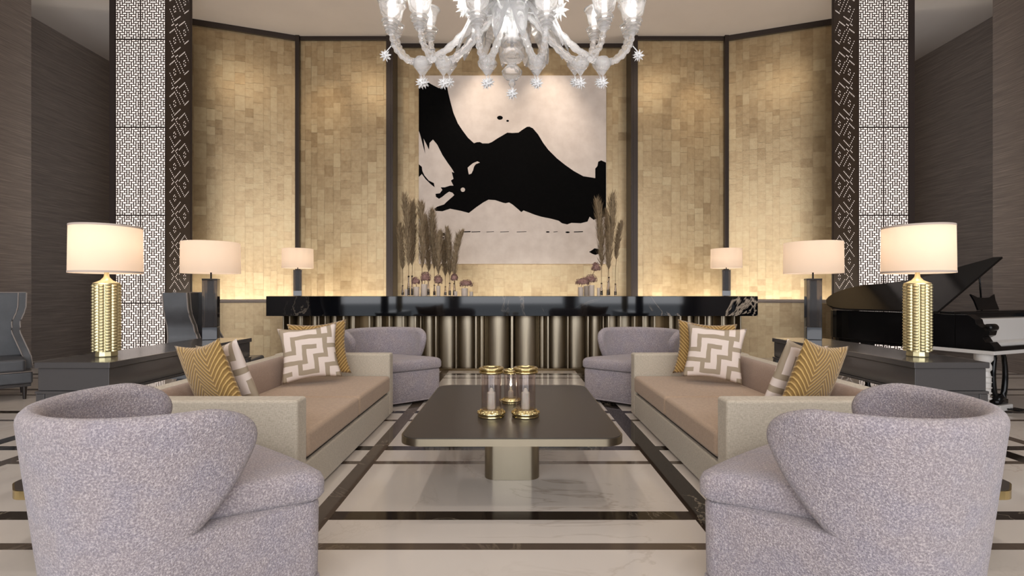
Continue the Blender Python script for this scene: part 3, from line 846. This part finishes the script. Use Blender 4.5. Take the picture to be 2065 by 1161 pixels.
# ------------------------------------------------------------------ flowers on the bar
def build_flowers():
    rnd = random.Random(11); k = 7.8/1026; zt = 1.101
    def X(px): return (px-1032.5)*k
    def Zt(py): return 1.15+(590-py)*k
    vi = [0]
    # (px base, px tip, py tip, py plume bottom, depth)
    A, B, C = 7.56, 7.79, 8.02
    left = [(812, 806, 455, 545, C), (824, 815, 397, 540, A), (831, 832, 412, 538, B), (851, 848, 412, 545, A), (876, 872, 428, 545, B), (864, 858, 440, 550, C), (884, 888, 470, 555, A), (907, 901, 463, 558, B), (916, 932, 470, 560, A), (898, 896, 490, 560, C)]
    right = [(1213, 1203, 408, 540, B), (1226, 1236, 396, 545, A), (1241, 1254, 450, 525, 7.93), (1228, 1222, 425, 545, 8.09)]
    names_l = ['at the recess edge', 'tallest at the back edge', 'second tall one', 'broad middle one', 'tall pointed one', 'leaning one at the rear', 'short one', 'short upright one', 'short one leaning outward', 'thin rear one']
    def plume(bx, tx, ty, by, Y, label, group, wide):
        kk = Y/1026; zb = 1.15+(590-by)*kk; ztip = 1.15+(590-ty)*kk
        xb = (bx-1032.5)*kk; xt = (tx-1032.5)*kk
        t = thing('pampas_plume', label, 'dried plume', (xb, Y, zt), 0, group)
        A = Vector((0, 0, .016)); B = Vector((xt-xb, 0, ztip-zt)); ph = (zb-zt)/(ztip-zt)
        bend = rnd.uniform(-.02, .02)
        s0 = .36/(ztip-zt)
        def at(s):
            q = max(0, (s-s0)/(1-s0)); p = Vector((B.x*q**1.2+bend*math.sin(PI*q), 0, A.z+(B.z-A.z)*s)); return p
        MB().tube([at(i/10) for i in range(11)], .0035, 6).build('stalk', M['stem'], t, smooth=True)
        f = MB(); n = 620; rmax = .105 if wide > .15 else .09
        for i in range(n):
            s = ph+(1-ph)*(i/n)**.9; p = at(min(s, .995)); q = (s-ph)/(1-ph)
            L = wide*(.55+.9*math.sin(PI*min(1, q*.72+.16)))*rnd.uniform(.7, 1.2)*(1 if q < .85 else .7)
            a = rnd.uniform(0, 2*PI); out = Vector((math.cos(a), math.sin(a), 0)); side = Vector((-math.sin(a), math.cos(a), 0))
            w = rnd.uniform(.0022, .005); spread = rnd.uniform(.35, .8)
            L = min(L, rmax*rnd.uniform(.7, 1.06)/(spread*.85)); p1 = p+out*L*spread*.5+Vector((0, 0, L*.55)); p2 = p+out*L*spread*.85+Vector((0, 0, L*1.05))
            f.add([p-side*w, p+side*w, p1+side*w*1.1, p1-side*w*1.1, p2], [(0, 1, 2, 3), (3, 2, 4)])
        f.build('plume', M['pampas'], t)
    for i, d in enumerate(left):
        plume(*d, 'dried pampas plume on the wing chair end of the bar, %s' % names_l[i] , 'pampas plumes on the bar', .17 if d[2] < 440 else .125)
    for i, d in enumerate(right):
        plume(*d, 'dried pampas plume on the piano end of the bar, %s' % ['inner one over the painting edge', 'tallest one', 'outermost small one', 'one behind the others'][i], 'pampas plumes on the bar', .18 if i in (0, 1) else .10)
    # bud vases
    def vase(px, h, r, Y, label):
        t = thing('bud_vase', label, 'vase', ((px-1032.5)*Y/1026, Y, zt), 0, 'glass bud vases on the bar')
        g = MB(); g.smooth = True
        g.lathe([(0, .001), (r, .001), (r*1.02, .01), (r*.9, h*.55), (r*.62, h*.68), (r*.58, h*.9), (r*.7, h), (r*.6, h), (r*.46, h*.9), (r*.5, h*.68), (r*.8, h*.55), (r*.9, .014), (0, .012)], seg=20)
        g.build('body', M['glass'], t, smooth=True)
    ord_ = ['first', 'second', 'third', 'fourth', 'fifth', 'sixth', 'seventh', 'eighth', 'ninth', 'tenth']
    for i, d in enumerate(sorted(left)):
        vase(d[0], (.165, .30, .31, .24, .28, .17, .2, .15, .20, .19)[i], .02, d[4], 'slim glass bud vase, %s from the bar lamp on the wing chair end' % ord_[i])
    for i, d in enumerate(sorted(right)):
        vase(d[0], (.20, .22, .30, .19)[i], .02, d[4], 'slim glass bud vase, %s counting outward on the piano end of the bar' % ord_[i])
    def pot(px, h, w, Y, label, heads=None):
        nm = 'potted_hydrangea' if heads else 'white_pot'
        t = thing(nm, label, 'flower pot' if heads else 'pot', ((px-1032.5)*Y/1026, Y, zt), 0, 'white pots on the bar')
        r = w/2
        c = MB(); c.smooth = True
        c.lathe([(0, .001), (r*.97, .001), (r, .006), (r, h-.004), (r*.97, h), (r*.86, h), (r*.84, h-.02), (0, h-.02)], seg=28); c.build('pot', M['ceramic'], t, autosmooth=50)
        if heads:
            for (dx, dz, rx, rz_) in heads:
                stp = [(0, 0, h-.02), (dx*.5, 0, h+dz*.5), (dx, 0, h+dz)]
                MB().tube(stp, .004, 6).build('flower_stem', M['stem'], t)
                f = MB()
                for i in range(150):
                    z = rnd.uniform(-.45, 1); a = rnd.uniform(0, 2*PI); q = math.sqrt(max(0, 1-z*z)); jr = rnd.uniform(.8, 1.08)
                    nrm = Vector((q*math.cos(a), q*math.sin(a), z)); c0 = Vector((dx+nrm.x*rx*jr, nrm.y*rx*.7*jr, h+dz+nrm.z*rz_*1.2*jr))
                    u = nrm.orthogonal().normalized(); v = nrm.cross(u); s = rnd.uniform(.009, .015); ro = rnd.uniform(0, PI)
                    for b in range(4):
                        a2 = ro+b*PI/2; d = u*math.cos(a2)+v*math.sin(a2); e = nrm.cross(d)
                        f.add([c0, c0+d*s*.6+e*s*.45+nrm*.002, c0+d*s*1.1+nrm*.004, c0+d*s*.6-e*s*.45+nrm*.002], [(0, 1, 2, 3)])
                f.lathe([(0, -rz_*.4), (rx*.75, -rz_*.3), (rx*.82, rz_*.25), (rx*.5, rz_*.7), (0, rz_*.85)], (dx, 0, h+dz), 16)
                f.build('flower_head', M['hydra'], t)
    pot(819, .10, .045, 7.46, 'tiny white pot among the bud vases nearest the recess edge')
    pot(840, .135, .085, 7.43, 'white cylinder pot with a low pink hydrangea beside the tallest pot', [(-.012, .075, .06, .055)])
    pot(855.5, .175, .09, 7.43, 'tallest white cylinder pot with a full dusty pink hydrangea', [(.02, .09, .078, .075)])
    pot(884, .15, .06, 7.43, 'narrow white pot with a brownish hydrangea between the two tall plume groups', [(.0, .075, .06, .07)])
    pot(919, .07, .05, 7.43, 'small low pot with a brownish hydrangea under the short plumes', [(-.02, .19, .05, .055)])
    pot(937, .115, .095, 7.43, 'white cylinder pot with hydrangea, nearest the painting centre on the wing chair end', [(.02, .06, .10, .055)])
    pot(950.5, .065, .05, 7.43, 'small low white pot beside the outermost hydrangea pot')
    pot(1171, .13, .075, 7.43, 'white pot under a wide dusty pink hydrangea, innermost on the piano end', [(.03, .07, .105, .06)])
    pot(1183, .15, .085, 7.62, 'white pot at the rear with a high pink hydrangea on the piano end', [(.06, .09, .10, .07), (.14, .27, .07, .07)])
    pot(1193, .16, .08, 7.43, 'tall plain white pot in front on the piano end of the bar')
    pot(1207, .12, .045, 7.43, 'narrow white pot next to the bud vases on the piano end')

# ------------------------------------------------------------------ wing chairs
def build_wing_chairs():
    t = thing('wing_chair', 'grey leather wing chair with pale piping cut by the picture edge, before the dark wall', 'armchair', (-5.73, 5.50, 0), R(46), 'grey wing chairs')
    # local: faces -y
    def hw(z):   # outer half width of the back by height
        tab = [(.30, .40), (.44, .385), (.56, .345), (.70, .30), (.82, .30), (.92, .335), (.98, .35), (1.15, .355)]
        for (a, b), (c, d) in zip(tab, tab[1:]):
            if z <= c: return b+(d-b)*(z-a)/(c-a)
        return tab[-1][1]
    def dp(z):   # wing depth (how far it comes forward)
        tab = [(.30, .34), (.44, .33), (.60, .30), (.75, .25), (.90, .225), (.98, .22), (1.15, .22)]
        for (a, b), (c, d) in zip(tab, tab[1:]):
            if z <= c: return b+(d-b)*(z-a)/(c-a)
        return tab[-1][1]
    zs = [.30+.85*i/26 for i in range(27)]
    f = MB(); f.smooth = True
    n = len(zs)
    prof = lambda z: [(-hw(z)+.07, .24), (hw(z)-.07, .24), (hw(z)-.07, .31), (-hw(z)+.07, .31)]
    for z in zs: f.v += [(x, y+.06*(z-.3), z) for x, y in prof(z)]
    for i in range(n-1):
        for k in range(4):
            k2 = (k+1) % 4; f.f.append((i*4+k, i*4+k2, (i+1)*4+k2, (i+1)*4+k)); f.mi.append(0); f.sm.append(True)
    f.f += [(3, 2, 1, 0), tuple((n-1)*4+k for k in range(4))]; f.mi += [0, 0]; f.sm += [True]*2
    f.build('back', M['grey_leather'], t, autosmooth=40)
    for s in (-1, 1):
        f = MB()
        for z in zs:
            o = hw(z); d = dp(z); yy = .06*(z-.3)
            f.v += [(s*(o-.068), .31+yy, z), (s*(o-.068), .31-d+yy, z), (s*o, .31-d+yy, z), (s*o, .31+yy, z)]
        for i in range(n-1):
            for k in range(4):
                k2 = (k+1) % 4; f.f.append((i*4+k, i*4+k2, (i+1)*4+k2, (i+1)*4+k)); f.mi.append(0); f.sm.append(True)
        f.f += [(3, 2, 1, 0), tuple((n-1)*4+k for k in range(4))]; f.mi += [0, 0]; f.sm += [True]*2
        w = f.build('wing', M['grey_leather'], t, autosmooth=40)
        for ox in (-.068, 0):
            pts = [(s*(hw(z)+ox), .31-dp(z)+.06*(z-.3)-.001, z) for z in zs]
            MB().tube(pts, .007, 6).build('piping', M['piping'], w, smooth=True)
        pts = [(s*hw(z), .31+.06*(z-.3), z) for z in zs]
        MB().tube(pts, .007, 6).build('piping', M['piping'], w, smooth=True)
    MB().tube([(-.355, .36-.12, 1.152), (-.29, .36-.07, 1.152), (.29, .36-.07, 1.152), (.355, .36-.12, 1.152)], .007, 6).build('top_piping', M['piping'], t, smooth=True)
    MB().box(-.385, .385, -.38, .23, .17, .30).build('seat_base', M['grey_leather'], t, bevel=.02, seg=3)
    MB().box(-.33, .33, -.395, .22, .302, .44).build('seat_cushion', M['grey_leather'], t, bevel=.03, seg=3)
    MB().box(-.37, .37, -.37, .23, .14, .169).build('seat_rail', M['wood_dark'], t)
    MB().tube([(-.386, -.381, .30), (.386, -.381, .30)], .007, 6).build('seat_piping', M['piping'], t, smooth=True)
    for sx in (-1, 1):
        for y in (-.32, .2):
            MB().lathe([(.014, .001), (.024, .14), (0, .14)], (sx*.32, y, 0), 10).build('leg', M['wood_dark'], t, autosmooth=40)
    copy_tree(t, (-3.17, 5.45, 0), R(100), 'grey leather wing chair with its back to the lattice column, behind the console lamps')

# ------------------------------------------------------------------ piano
def build_piano():
    h = R(112)
    t = thing('grand_piano', 'black baby grand piano with propped lid and white trim behind the console', 'piano', (4.35, 4.59, 0), h-R(90))
    # local: +y toward the tail, +x toward the treble side, origin at the near left corner
    W, L = 1.45, 1.75
    def curve(y0, ins=0):
        pts = [(ins, y0), (ins, L-.42)]
        c = (.36, L-.42)
        for i in range(1, 14):
            a = R(180-160*i/13); pts.append((c[0]+(.36-ins)*math.cos(a), c[1]+(.40-ins)*math.sin(a)))
        ctrl = [(.74, L-.50), (.84, L-.72), (1.0, L-.92), (1.22, L-1.06), (1.38, L-1.20), (W, .50)]
        for x, y in ctrl: pts.append((x-ins, y-ins*.5))
        pts.append((W-ins, y0)); return pts
    MB().prism(curve(.30), .62, .945).build('rim', M['black'], t, bevel=.006)
    MB().prism(curve(.32, .03), .585, .619).build('soundboard', M['black'], t)
    # keyboard end
    MB().prism([(0, 0), (W, 0), (W, .62), (.14, .62), (0, .55)], .585, .619).build('key_bed', M['piano_white'], t, bevel=.003)
    MB().box(.06, W-.06, .0, .29, .62, .66).build('key_slip', M['black'], t, bevel=.004)
    MB().box(.13, W-.13, .03, .17, .661, .69).build('white_keys', M['piano_white'], t)
    kb = MB()
    MB().box(.13, W-.13, .172, .298, .661, .90).build('fallboard', M['piano_white'], t, bevel=.01)  # white colour stands in for a reflection on this panel
    for x0, x1 in ((0, .12), (W-.12, W)):
        pr = [(.0, .62), (.0, .66), (.03, .70), (.06, .70), (.08, .735), (.04, .76), (.03, .80), (.06, .83), (.10, .835), (.13, .86), (.14, .90), (.20, .945), (.299, .945), (.299, .62)]
        m = len(pr); g = MB()
        g.v = [(x, y, z) for x in (x0, x1) for y, z in pr]
        g.f = [tuple(range(m)), tuple(range(2*m-1, m-1, -1))]+[(i, (i+1) % m, m+(i+1) % m, m+i) for i in range(m)]; g.mi = [0]*len(g.f); g.sm = [False]*len(g.f)
        g.build('cheek', M['black'], t, bevel=.004)
        s = MB(); T = Matrix.Translation(((x0+x1)/2, .05, .83)) @ Matrix.Rotation(R(90), 4, 'Y')
        s.lathe([(0, -.062), (.03, -.062), (.036, -.05), (.036, .05), (.03, .062), (0, .062)], seg=20, T=T); s.build('scroll', M['black'], t, smooth=True)
    # lid, hinged on the bass side
    al = R(26.8)
    lid = [(x, y) for x, y in curve(.43, -.02)]
    k = 1.24/1.47
    Tl = Matrix.Translation((0, 0, .955)) @ Matrix.Rotation(-al, 4, 'Y')
    MB().prism([(x*k+.0, y) for x, y in lid], .0, .022, Tl).build('lid', M['black'], t, bevel=.004)
    MB().prism([(0, .305), (W, .305), (W, .428), (0, .428)], .948, .968).build('lid_front_flap', M['black'], t, bevel=.003)
    MB().tube([(1.12, .62, .945), (.98, .58, .955+.98*math.tan(al)-.012)], .009, 8).build('lid_prop', M['black'], t, smooth=True)
    d = MB(); pr = [(-.19, 0), (.19, 0), (.19, .10), (.215, .17), (.17, .155), (.12, .135), (.0, .13), (-.12, .135), (-.17, .155), (-.215, .17), (-.19, .10)]
    Td = Matrix.Translation((.86, .45, .969)) @ Matrix.Rotation(R(72), 4, 'X')
    d.prism(pr, 0, .015, Td); d.build('music_desk', M['black'], t)
    def leg(x, y, mat):
        g = MB(); g.lathe([(.03, .03), (.034, .05), (.026, .08), (.036, .14), (.052, .24), (.056, .36), (.046, .42), (.06, .44), (.06, .47), (.05, .50), (.07, .53), (.07, .584), (0, .584)], (x, y, 0), 20)
        for z in (.16, .21, .26, .31, .36): g.lathe([(.05, z), (.062, z+.012), (.05, z+.024)], (x, y, 0), 20)
        g.lathe([(0, .001), (.022, .001), (.028, .016), (.022, .029), (0, .029)], (x, y, 0), 16)
        g.build('leg', M[mat], t, autosmooth=35)
    leg(.09, .12, 'piano_white'); leg(W-.12, .20, 'black'); leg(.36, L-.40, 'black')
    # pedal lyre
    ly = MB(); cx, cy = .50, .19
    for s in (-1, 1):
        pts = []
        for i in range(17):
            q = i/16; z = .10+.484*q; x = cx+s*(.055+.05*math.sin(PI*min(1, (1-q)*1.0))**.8-.02*(q > .9)*0)
            pts.append((x, cy, z))
        ly.tube(pts, lambda q: .026-.006*q, 10)
    ly.tube([(cx-.06, cy, .10), (cx, cy, .135), (cx+.06, cy, .10)], .036, 10); ly.box(cx-.09, cx+.09, cy-.03, cy+.03, .07, .115)
    o = ly.build('pedal_lyre', M['black'], t, smooth=True)
    MB().box(cx-.11, cx+.11, cy-.06, cy+.06, .012, .0695).build('pedal_box', M['piano_white'], o, bevel=.008, seg=3)
    for i in (-1, 0, 1):
        MB().box(cx+.06+i*.05-.014, cx+.06+i*.05+.014, cy-.16, cy-.061, .025, .038).build('pedal', M['black'], o, bevel=.004)

# ------------------------------------------------------------------ chandelier
def build_chandelier():
    Yc = 4.1; k = Yc/1026
    t = thing('chandelier', 'large ornate clear blown glass chandelier hanging over the coffee table', 'chandelier', (0, Yc, 2.5))
    def Z(py): return 1.15+(590-py)*k-2.5
    G = M['murano']
    s = MB(); s.smooth = True
    prof_px = [(3, 176), (7, 170), (4, 160), (14, 158), (19, 150), (20, 143), (15, 137), (9, 133), (9, 127), (20, 122), (23, 114), (20, 105), (12, 99), (23, 92), (26, 86), (16, 78), (10, 70), (9, 50), (13, 40), (18, 30), (16, 18), (9, 8), (9, -60), (16, -75), (24, -100), (16, -125), (8, -140), (8, -420)]
    s.lathe([(r*k, Z(py)) for r, py in prof_px], seg=24, lobes=8, amp=.05)
    s.build('stem', G, t, smooth=True)
    rod = MB(); rod.lathe([(.009, Z(100)), (.009, HC-2.5-.05), (.06, HC-2.5-.04), (.07, HC-2.5-.002), (0, HC-2.5-.002)], seg=16); rod.build('hanging_rod', plain('nickel', '#b0aca8', .25, 1), t, smooth=True)
    def star(mb, c, r, n=9):
        c = Vector(c); rn = random.Random(int(c.x*1000+c.z*77))
        for i in range(3):
            pass
        dirs = []
        m = 26
        for i in range(m):
            z = 1-2*(i+.5)/m; a = i*2.39996; q = math.sqrt(1-z*z); dirs.append(Vector((q*math.cos(a), q*math.sin(a), z)))
        for d in dirs:
            u = d.orthogonal().normalized(); v = d.cross(u); b = c+d*r*.35; w = r*.20
            mb.add([b+u*w, b+v*w, b-u*w, b-v*w, c+d*r], [(0, 1, 4), (1, 2, 4), (2, 3, 4), (3, 0, 4), (3, 2, 1, 0)])
        mb.lathe([(0, -r*.55), (r*.45, -r*.3), (r*.55, 0), (r*.45, r*.3), (0, r*.55)], c, 10)
    f = MB(); star(f, (0, 0, Z(189)), .055); f.tube([(0, 0, Z(176)), (0, 0, Z(184))], .004, 6); f.build('star_drop', M['starglass'], t)
    RX = 248*k; RY = .34*RX
    def catenary(ang, scale, drop):
        ca, sa = math.sin(ang), -math.cos(ang)
        def pos(r, z): return (ca*RX*r, sa*RY*r, z)
        # from the hub up, out and down, then sweeping up to the cup
        keys = [(.05, Z(60)), (.12, Z(22)), (.22, Z(25)), (.38, Z(62)), (.55, Z(100)), (.72, Z(124)), (.86, Z(122)), (.955, Z(100)), (.99, Z(75)), (1.0, Z(56))]
        pts = []
        for i in range(len(keys)-1):
            p0 = keys[max(0, i-1)]; p1 = keys[i]; p2 = keys[i+1]; p3 = keys[min(len(keys)-1, i+2)]
            for q in range(14):
                u = q/14
                c = [.5*((2*b)+(-a+cc)*u+(2*a-5*b+4*cc-d)*u*u+(-a+3*b-3*cc+d)*u**3) for a, b, cc, d in zip(p0, p1, p2, p3)]
                pts.append(pos(c[0], c[1]+drop))
        pts.append(pos(1.0, Z(56)+drop)); return pts
    for i in range(12):
        ang = R(15+30*i); front = math.cos(ang) > 0
        scl = 1.0 if front else .66
        pts = catenary(ang, scl, -.11*math.cos(ang))
        a = MB(); a.smooth = True; n = len(pts)
        a.tube(pts, lambda q: .021+.004*math.cos(q*2*PI*21)+.007*math.sin(PI*q), 8)
        # small fins along the outer curve
        arm = a.build('arm', G, t, smooth=True)
        ex, ey, ez = pts[-1]
        c = MB(); c.smooth = True
        for zz, rr in ((0, .062), (.030, .072), (-.03, .05), (-.055, .042)):
            c.lathe([(.02, zz-.006), (rr*.8, zz-.004), (rr, zz+.004), (rr*.7, zz+.012), (.02, zz+.012)], (ex, ey, ez), 20, lobes=8, amp=.06)
        c.build('drip_pan', G, arm, smooth=True)
        c = MB(); c.smooth = True; H = .185 if front else .15; s_ = scl
        c.lathe([(.02, .05), (.05*s_, .062), (.075*s_, .09), (.085*s_, .05+H*.5), (.10*s_, .05+H*.8), (.135*s_, .05+H), (.13*s_, .053+H), (.092*s_, .05+H*.8), (.078*s_, .05+H*.5), (.066*s_, .10), (.02, .075)], (ex, ey, ez), 32, lobes=8 if front else 0, amp=.045)
        c.build('cup', G, arm, smooth=True)
        b = MB(); b.lathe([(.018, .05), (.018, .13), (.014, .135), (.02, .15), (.017, .18), (.006, .21), (0, .222)], (ex, ey, ez), 12); b.build('candle_bulb', M['bulb_glass'], arm, smooth=True)
        # hanging star under the belly of the arm
        m = pts[int(n*.58)]
        p = MB(); p.smooth = True
        p.lathe([(0, -.10), (.012, -.09), (.03, -.06), (.06, -.02), (.065, .01), (.04, .045), (0, .06)], (m[0], m[1], m[2]-.01), 16, lobes=6, amp=.06)
        p.build('cone_drop', G, arm, smooth=True)
        p = MB(); star(p, (m[0], m[1], m[2]-.165), .050); p.tube([(m[0], m[1], m[2]-.11), (m[0], m[1], m[2]-.14)], .003, 6)
        p.build('star_drop', M['starglass'], arm)
    # outermost stars and leaves
    for sx in (-1, 1):
        p = MB(); star(p, (sx*252*k, -.05, Z(118)), .05); p.tube([(sx*252*k, -.05, Z(112)), (sx*240*k, -.05, Z(98))], .004, 6); p.build('star_drop', M['starglass'], t)
    for i in range(14):
        ang = R(360/14*i+10); f = MB(); f.smooth = True
        ca, sa = math.sin(ang), -math.cos(ang); N = 12
        for j in range(N+1):
            q = j/N; r = .06+.40*q; z = Z(10)-.06+.10*math.sin(q*PI*.9)-.36*q*q; w = .085*math.sin(PI*min(1, q*.85+.12))**.7*(1+.12*math.sin(q*30))
            c = Vector((ca*r*RX, sa*r*RX*.6, z)); sd = Vector((-sa*-1, ca, 0)); sd = Vector((sa, -ca, 0))*w
            f.v += [tuple(c+sd+Vector((0, 0, .02))), tuple(c), tuple(c-sd+Vector((0, 0, .02)))]
        for j in range(N):
            for m_ in (0, 1):
                a = j*3+m_; f.f.append((a, a+1, a+4, a+3)); f.mi.append(0); f.sm.append(True)
        f.build('leaf', G, t, smooth=True, solid=.008)
    for i in range(8):
        ang = R(45*i+22); f = MB(); c = (math.sin(ang)*.42, -math.cos(ang)*.25, Z(8)+.02*(i % 2))
        star(f, c, .085); f.tube([(c[0], c[1], c[2]), (c[0]*.5, c[1]*.5, c[2]-.12), (c[0]*.1, c[1]*.1, c[2]-.10)], .008, 6); f.build('flower', M['starglass'], t)

M['starglass'] = glass('white_star_glass', '#ffffff', .15, .2, 1, 1.3)
M['bulb_glass'] = emit('chandelier_bulb', '#fff2e6', 1.6, '#ffffff')

# ------------------------------------------------------------------ lights and camera
def area(name, loc, target, sx, sy, power, color):
    l = bpy.data.lights.new(name, 'AREA'); l.shape = 'RECTANGLE'; l.size = sx; l.size_y = sy; l.energy = power; l.color = color
    o = bpy.data.objects.new(name, l); COL.objects.link(o); o.location = loc
    o.rotation_euler = (Vector(target)-Vector(loc)).to_track_quat('-Z', 'Y').to_euler(); return o
def spot(name, loc, target, power, color, size=60, blend=.8, soft=.1):
    l = bpy.data.lights.new(name, 'SPOT'); l.energy = power; l.color = color; l.spot_size = R(size); l.spot_blend = blend; l.shadow_soft_size = soft
    o = bpy.data.objects.new(name, l); COL.objects.link(o); o.location = loc
    o.rotation_euler = (Vector(target)-Vector(loc)).to_track_quat('-Z', 'Y').to_euler(); return o
def build_lights():
    w = bpy.data.worlds.new('world'); sc.world = w; w.use_nodes = True
    bg = w.node_tree.nodes['Background']; bg.inputs[0].default_value = (.86, .92, 1.0, 1); bg.inputs[1].default_value = .9
    for x in (-4.6, 0, 4.6):
        area('window_daylight', (x, -5.2, 3.0), (x*.5, 4, 1.8), 4.0, 4.6, 150, (.97, .97, 1.0))
    warm = (1, .91, .78)
    for x in (-4.6, -1.6, 1.6, 4.6):
        for y in (.6, 3.6, 6.2):
            spot('ceiling_fill', (x, y, HC-.03), (x, y+.01, 0), (62 if abs(x) < 3 else 50), (1, .92, .84), 120, .9, .12)  # added spots with no visible fixture, filling the room from above
    # led strips behind the bar washing the gold wall
    area('led_strip', (0, 9.18, .95), (0, 9.46, 3.2), 4.0, .06, 15, warm)
    for s in (-1, 1):
        area('led_strip', (s*3.04, 8.80, .95), (s*3.04, 8.95, 3.4), 1.5, .06, 18, warm)
        o = area('led_strip', (s*4.70, 8.46, .98), (s*4.74, 8.55, 3.4), 1.8, .06, 20, warm)
        spot('wall_spot', (s*3.15, 8.3, HC-.03), (s*3.4, 9.2, 4.2), 70, (1, .80, .56), 42, 1, .08)
        spot('wall_fill', (s*2.9, 7.4, HC-.03), (s*2.9, 9.2, 4.4), 38, (1, .88, .72), 80, 1, .5)  # added fill, no fixture: brightens the flank panels
        spot('wall_fill', (s*4.3, 7.0, HC-.03), (s*4.75, 8.8, 4.4), 34, (1, .88, .72), 80, 1, .6)  # same added fill for the angled panels
    for x in (-.5, .7):
        spot('picture_spot', (x, 8.5, HC-.03), (x, 9.4, 4.4), 75, (1, .86, .72), 60, 1, .06)
    for x in (-1.1, 1.1):
        spot('picture_spot', (x, 8.0, HC-.03), (x*.8, 9.4, 3.2), 60, (1, .9, .82), 60, 1, .06)
    for i in range(9):
        l = bpy.data.lights.new('chandelier_bulb_and_fill', 'POINT'); l.energy = 2.2; l.color = (1, .97, .94); l.shadow_soft_size = .012
        o = bpy.data.objects.new('chandelier_bulb_and_fill', l); COL.objects.link(o); a = 2*PI*i/6+.26
        a = R(15+60*i+30*(i % 2)*0); RX = 248*4.1/1026
        if i > 5: l.energy = 2.4  # last three are added points by the hub, brightening the glass from within
        o.location = ((i-7)*.38, 4.1-.16, 3.27) if i > 5 else (RX*math.sin(a), 4.1-.34*RX*math.cos(a), 1.15+(590-56)*4.1/1026-.11*math.cos(a)+.25)

def build_camera():
    cd = bpy.data.cameras.new('camera'); c = bpy.data.objects.new('camera', cd); COL.objects.link(c)
    c.location = (0, 0, 1.15); c.rotation_euler = (R(90), 0, 0)
    cd.sensor_width = 36; cd.lens = 1026/2065*36; cd.shift_y = 9.5/2065; cd.clip_start = .05
    sc.camera = c

build_room(); build_gold_walls(); build_columns(); build_painting(); build_bar(); build_club_chair(); build_sofa(); build_pillows()
build_tables(); build_lanterns(); build_lamps(); build_flowers(); build_wing_chairs(); build_piano(); build_chandelier(); build_lights(); build_camera()
sc.view_settings.view_transform = 'Standard'; sc.view_settings.look = 'None'; sc.view_settings.gamma = 1
sc.view_settings.use_curve_mapping = False; sc.view_settings.exposure = 0.45
sc.cycles.use_denoising = True
